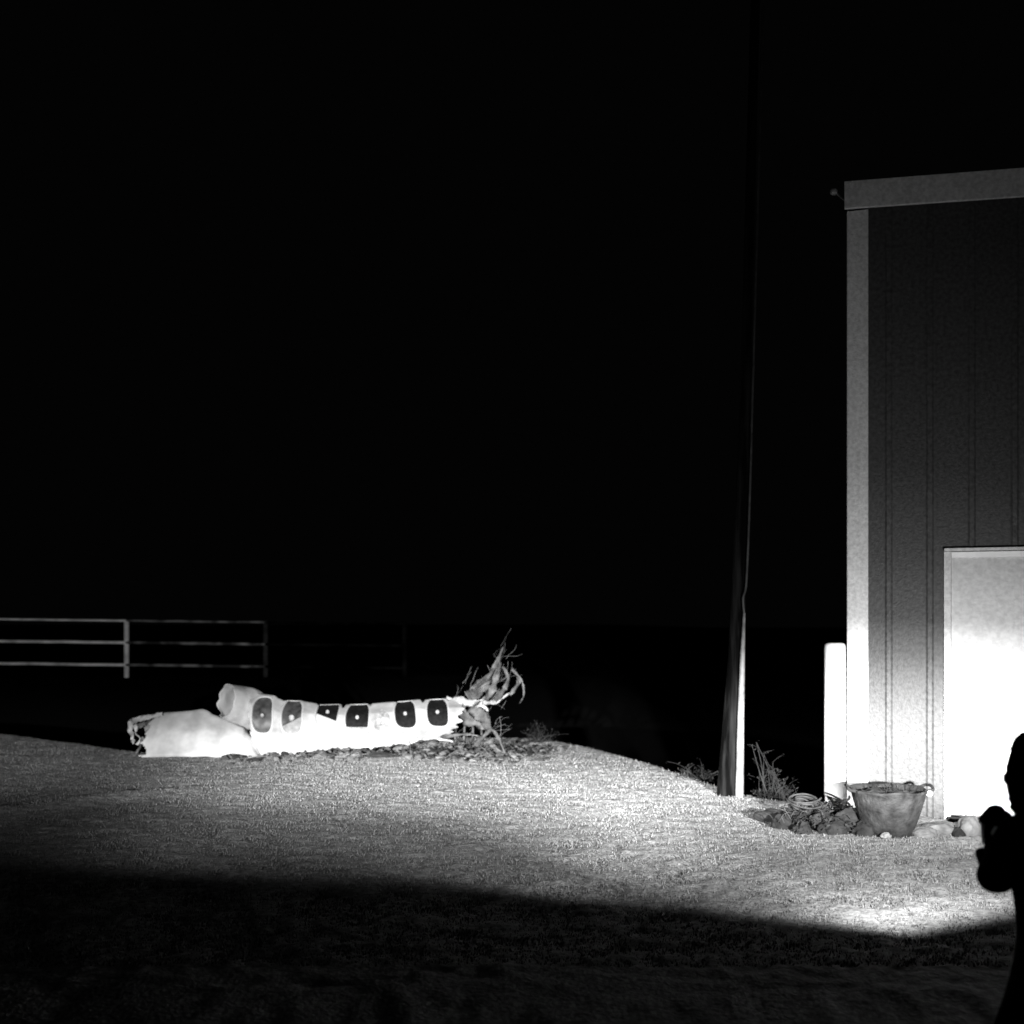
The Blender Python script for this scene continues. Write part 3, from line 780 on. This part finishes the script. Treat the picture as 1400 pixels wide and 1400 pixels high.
# ------------------------------------------------------------------ kneeling person at the right edge, back to the camera
def skinmesh(verts, edges, root=0, sub_=2):
    me = bpy.data.meshes.new('tmp'); me.from_pydata([Vector(v[0]) for v in verts], edges, [])
    o = bpy.data.objects.new('tmp', me); C.objects.link(o)
    m = o.modifiers.new('s', 'SKIN'); 
    for i, v in enumerate(verts):
        r = v[1]; me.skin_vertices[0].data[i].radius = r if hasattr(r, '__len__') else (r, r)
        me.skin_vertices[0].data[i].use_root = (i == root)
    m.use_smooth_shade = True
    s = o.modifiers.new('ss', 'SUBSURF'); s.levels = sub_; s.render_levels = sub_
    dg = bpy.context.evaluated_depsgraph_get(); dg.update()
    out = bpy.data.meshes.new_from_object(o.evaluated_get(dg))
    bpy.data.objects.remove(o); return out
def remesh(mes, vox, smooth_it=3):
    bm = bmesh.new()
    for m in mes: bm.from_mesh(m)
    me = bpy.data.meshes.new('tmp'); bm.to_mesh(me); bm.free()
    o = bpy.data.objects.new('tmp', me); C.objects.link(o)
    r = o.modifiers.new('r', 'REMESH'); r.mode = 'VOXEL'; r.voxel_size = vox; r.use_smooth_shade = True
    s = o.modifiers.new('s', 'SMOOTH'); s.iterations = smooth_it; s.factor = .5
    dg = bpy.context.evaluated_depsgraph_get(); dg.update()
    out = bpy.data.meshes.new_from_object(o.evaluated_get(dg)); out.materials.clear()
    bpy.data.objects.remove(o); return out
PX, PY = 1.615, 3.2          # pelvis above this point
fw = Vector((-.62, .78, 0)).normalized(); lf = Vector((-fw.y, fw.x, 0))   # forward; left-hand side
lf = Vector((-.78, -.62, 0)).normalized()
def B(f, l, z): return Vector((PX, PY, 0))+fw*f+lf*l+Vector((0, 0, z))
HEAD = B(.062, .022, 1.085)
WR_L = P(1372, 1196, 3.22); WR_L = Vector((1.442, 3.32, .80))   # left wrist
WR_R = Vector((1.488, 3.36, .965))
verts = [(B(0, 0, .50), (.155, .13)), (B(.02, .01, .66), (.155, .12)), (B(.035, .01, .80), (.165, .12)), (B(.05, 0, .90), (.12, .095)), (B(.058, .01, .965), (.070, .066)), (B(.06, .018, 1.03), (.055, .055)),
         # left arm 6,7,8
         (B(.04, .19, .925), .078), (B(.12, .19, .785), .056), (Vector(WR_L), .031),
         # right arm 9,10,11
         (B(.04, -.155, .885), .066), (B(.14, -.16, .70), .050), (Vector(WR_R), .031),
         # left leg (kneeling, foot flat in front) hip, knee, ankle, toe 12..15
         (B(.03, .10, .45), .095), (B(.18, .13, .07), .066), (B(-.24, .12, .085), .046), (B(-.32, .12, .04), .036),
         # right leg: knee on the ground, foot behind 16..19
         (B(.02, -.10, .44), .095), (B(.16, -.13, .07), .066), (B(-.26, -.12, .085), .046), (B(-.34, -.12, .04), .036)]
edges = [(0, 1), (1, 2), (2, 3), (3, 4), (4, 5), (3, 6), (6, 7), (7, 8), (3, 9), (9, 10), (10, 11), (0, 12), (12, 13), (13, 14), (14, 15), (0, 16), (16, 17), (17, 18), (18, 19)]
b_me = skinmesh(verts, edges)
bm = bmesh.new()
r = bmesh.ops.create_uvsphere(bm, u_segments=32, v_segments=24, radius=1)
R3 = Matrix(((fw.x, lf.x, 0), (fw.y, lf.y, 0), (0, 0, 1)))
for v in r['verts']:
    c = v.co.copy(); jaw = 1-.22*max(0, -c.z)
    v.co = HEAD+R3 @ Vector((c.x*.098*jaw, c.y*.076*jaw, c.z*.118))
def blob(c, s):
    r = bmesh.ops.create_uvsphere(bm, u_segments=12, v_segments=8, radius=1)
    for v in r['verts']: v.co = HEAD+R3 @ Vector((c[0]+v.co.x*s[0], c[1]+v.co.y*s[1], c[2]+v.co.z*s[2]))
blob((.100, 0, -.018), (.018, .013, .024)); blob((.086, 0, -.062), (.012, .024, .007)); blob((.084, 0, -.074), (.012, .020, .007))
blob((.083, 0, .022), (.012, .05, .009)); blob((.07, 0, -.10), (.024, .026, .02))
for s in (-1, 1): blob((-.005, s*.078, -.01), (.020, .010, .030)); blob((.082, s*.030, .004), (.008, .013, .007))
h_me = mesh_from(bm)
body = remesh([b_me, h_me], .008, 3)
person = link('person', body, M['cloth'], None, True)
body.materials.append(M['skinp'])
for p in body.polygons:
    c = p.center
    if (c-HEAD).length < .135 and c.z > HEAD.z-.12: p.material_index = 1
tag(person, 'kneeling person in dark hooded clothes raising both hands at the right edge', 'person')
def child_of_person(name, me, m_): 
    o = bpy.data.objects.new(name, me); C.objects.link(o); me.materials.append(m_)
    for p in me.polygons: p.use_smooth = True
    o.parent = person; return o
# hood: open-faced shell around the head, joined to a collar
bm = bmesh.new(); rings = []; sg = 36
for i in range(19):
    th = math.pi*i/18*.86
    ring = []
    for k in range(sg):
        ph = 2*math.pi*k/sg; n = Vector((math.sin(th)*math.cos(ph), math.sin(th)*math.sin(ph), math.cos(th)))
        rr = 1+.04*mnoise.noise(n*2.5)
        lower = max(0, -n.z)
        ring.append(bm.verts.new(HEAD+R3 @ Vector((-.014+n.x*.122*rr*(1+.1*lower), n.y*.104*rr*(1+.12*lower), n.z*.142*rr+.005))))
    rings.append(ring)
for a, b in zip(rings, rings[1:]):
    for k in range(sg):
        vs = (a[k], a[(k+1) % sg], b[(k+1) % sg], b[k]); c = sum((v.co for v in vs), Vector())/4-HEAD
        if c.dot(fw) > .062 and abs(c.dot(lf)) < .078 and c.z < .085: continue
        bm.faces.new(vs)
bmesh.ops.remove_doubles(bm, verts=bm.verts, dist=1e-5)
bmesh.ops.delete(bm, geom=[v for v in bm.verts if not v.link_faces], context='VERTS')
bmesh.ops.recalc_face_normals(bm, faces=bm.faces); bmesh.ops.solidify(bm, geom=bm.faces[:], thickness=.007)
child_of_person('hood', mesh_from(bm), M['cloth'])
# gloves: palm and five bent fingers each, closed round the grey device
DEV = Vector((1.445, 3.31, .900))        # centre of held device
def glove(wrist, palm_c, grip_c, side, axis):
    """fingers curl round grip_c; axis = knuckle line"""
    mes = []
    pd = (palm_c-wrist)
    mes.append(skinmesh([(wrist, .030), (wrist.lerp(palm_c, .5), (.036, .024)), (palm_c, (.042, .022)), (palm_c+pd.normalized()*.022, (.040, .017))], [(0, 1), (1, 2), (2, 3)], 0, 2))
    out = pd.normalized(); curl = (grip_c-palm_c); curl = (curl-out*curl.dot(out)).normalized()
    for k, (o_, ln) in enumerate(((-.030, .9), (-.010, 1.0), (.010, .95), (.028, .78))):
        b = palm_c+axis*o_+out*.012
        p1 = b+out*.034*ln; p2 = p1+(out*.35+curl*.9).normalized()*.026*ln; p3 = p2+(-out*.55+curl*.75).normalized()*.02*ln
        mes.append(skinmesh([(b, .0105), (p1, .0100), (p2, .0092), (p3, .008)], [(0, 1), (1, 2), (2, 3)], 0, 1))
    b = wrist.lerp(palm_c, .45)+axis*side*.026; p1 = b+(axis*side*.7+out*.5+curl*.4).normalized()*.034; p2 = p1+(out*.6+curl*.8).normalized()*.026
    mes.append(skinmesh([(b, .0125), (p1, .0108), (p2, .009)], [(0, 1), (1, 2)], 0, 1))
    bm = bmesh.new()
    for m_ in mes: bm.from_mesh(m_)
    out_ = mesh_from(bm); out_.materials.clear()
    return out_
child_of_person('glove', glove(WR_L, DEV+Vector((-.012, -.01, -.060)), DEV, 1, Vector((.5, .86, 0)).normalized()), M['cloth'])
child_of_person('glove', glove(WR_R, DEV+Vector((-.006, -.02, .046)), DEV, -1, Vector((.5, .86, 0)).normalized()), M['cloth'])
cup = bpy.data.materials.new('translucent_cup'); cup.use_nodes = True; b = cup.node_tree.nodes['Principled BSDF']
b.inputs['Base Color'].default_value = (.45, .45, .45, 1); b.inputs['Transmission Weight'].default_value = 1; b.inputs['Roughness'].default_value = .35; b.inputs['IOR'].default_value = 1.15
bm = bmesh.new()
lathe(bm, [(.024, -.035), (.026, -.032), (.030, .030), (.031, .033), (.029, .033), (.024, -.028), (.004, -.030)], DEV, 28)
bmesh.ops.recalc_face_normals(bm, faces=bm.faces)
dev = link('cup', mesh_from(bm), cup, None, True); tag(dev, 'small translucent cup held between the gloved hands of the kneeling person', 'cup')
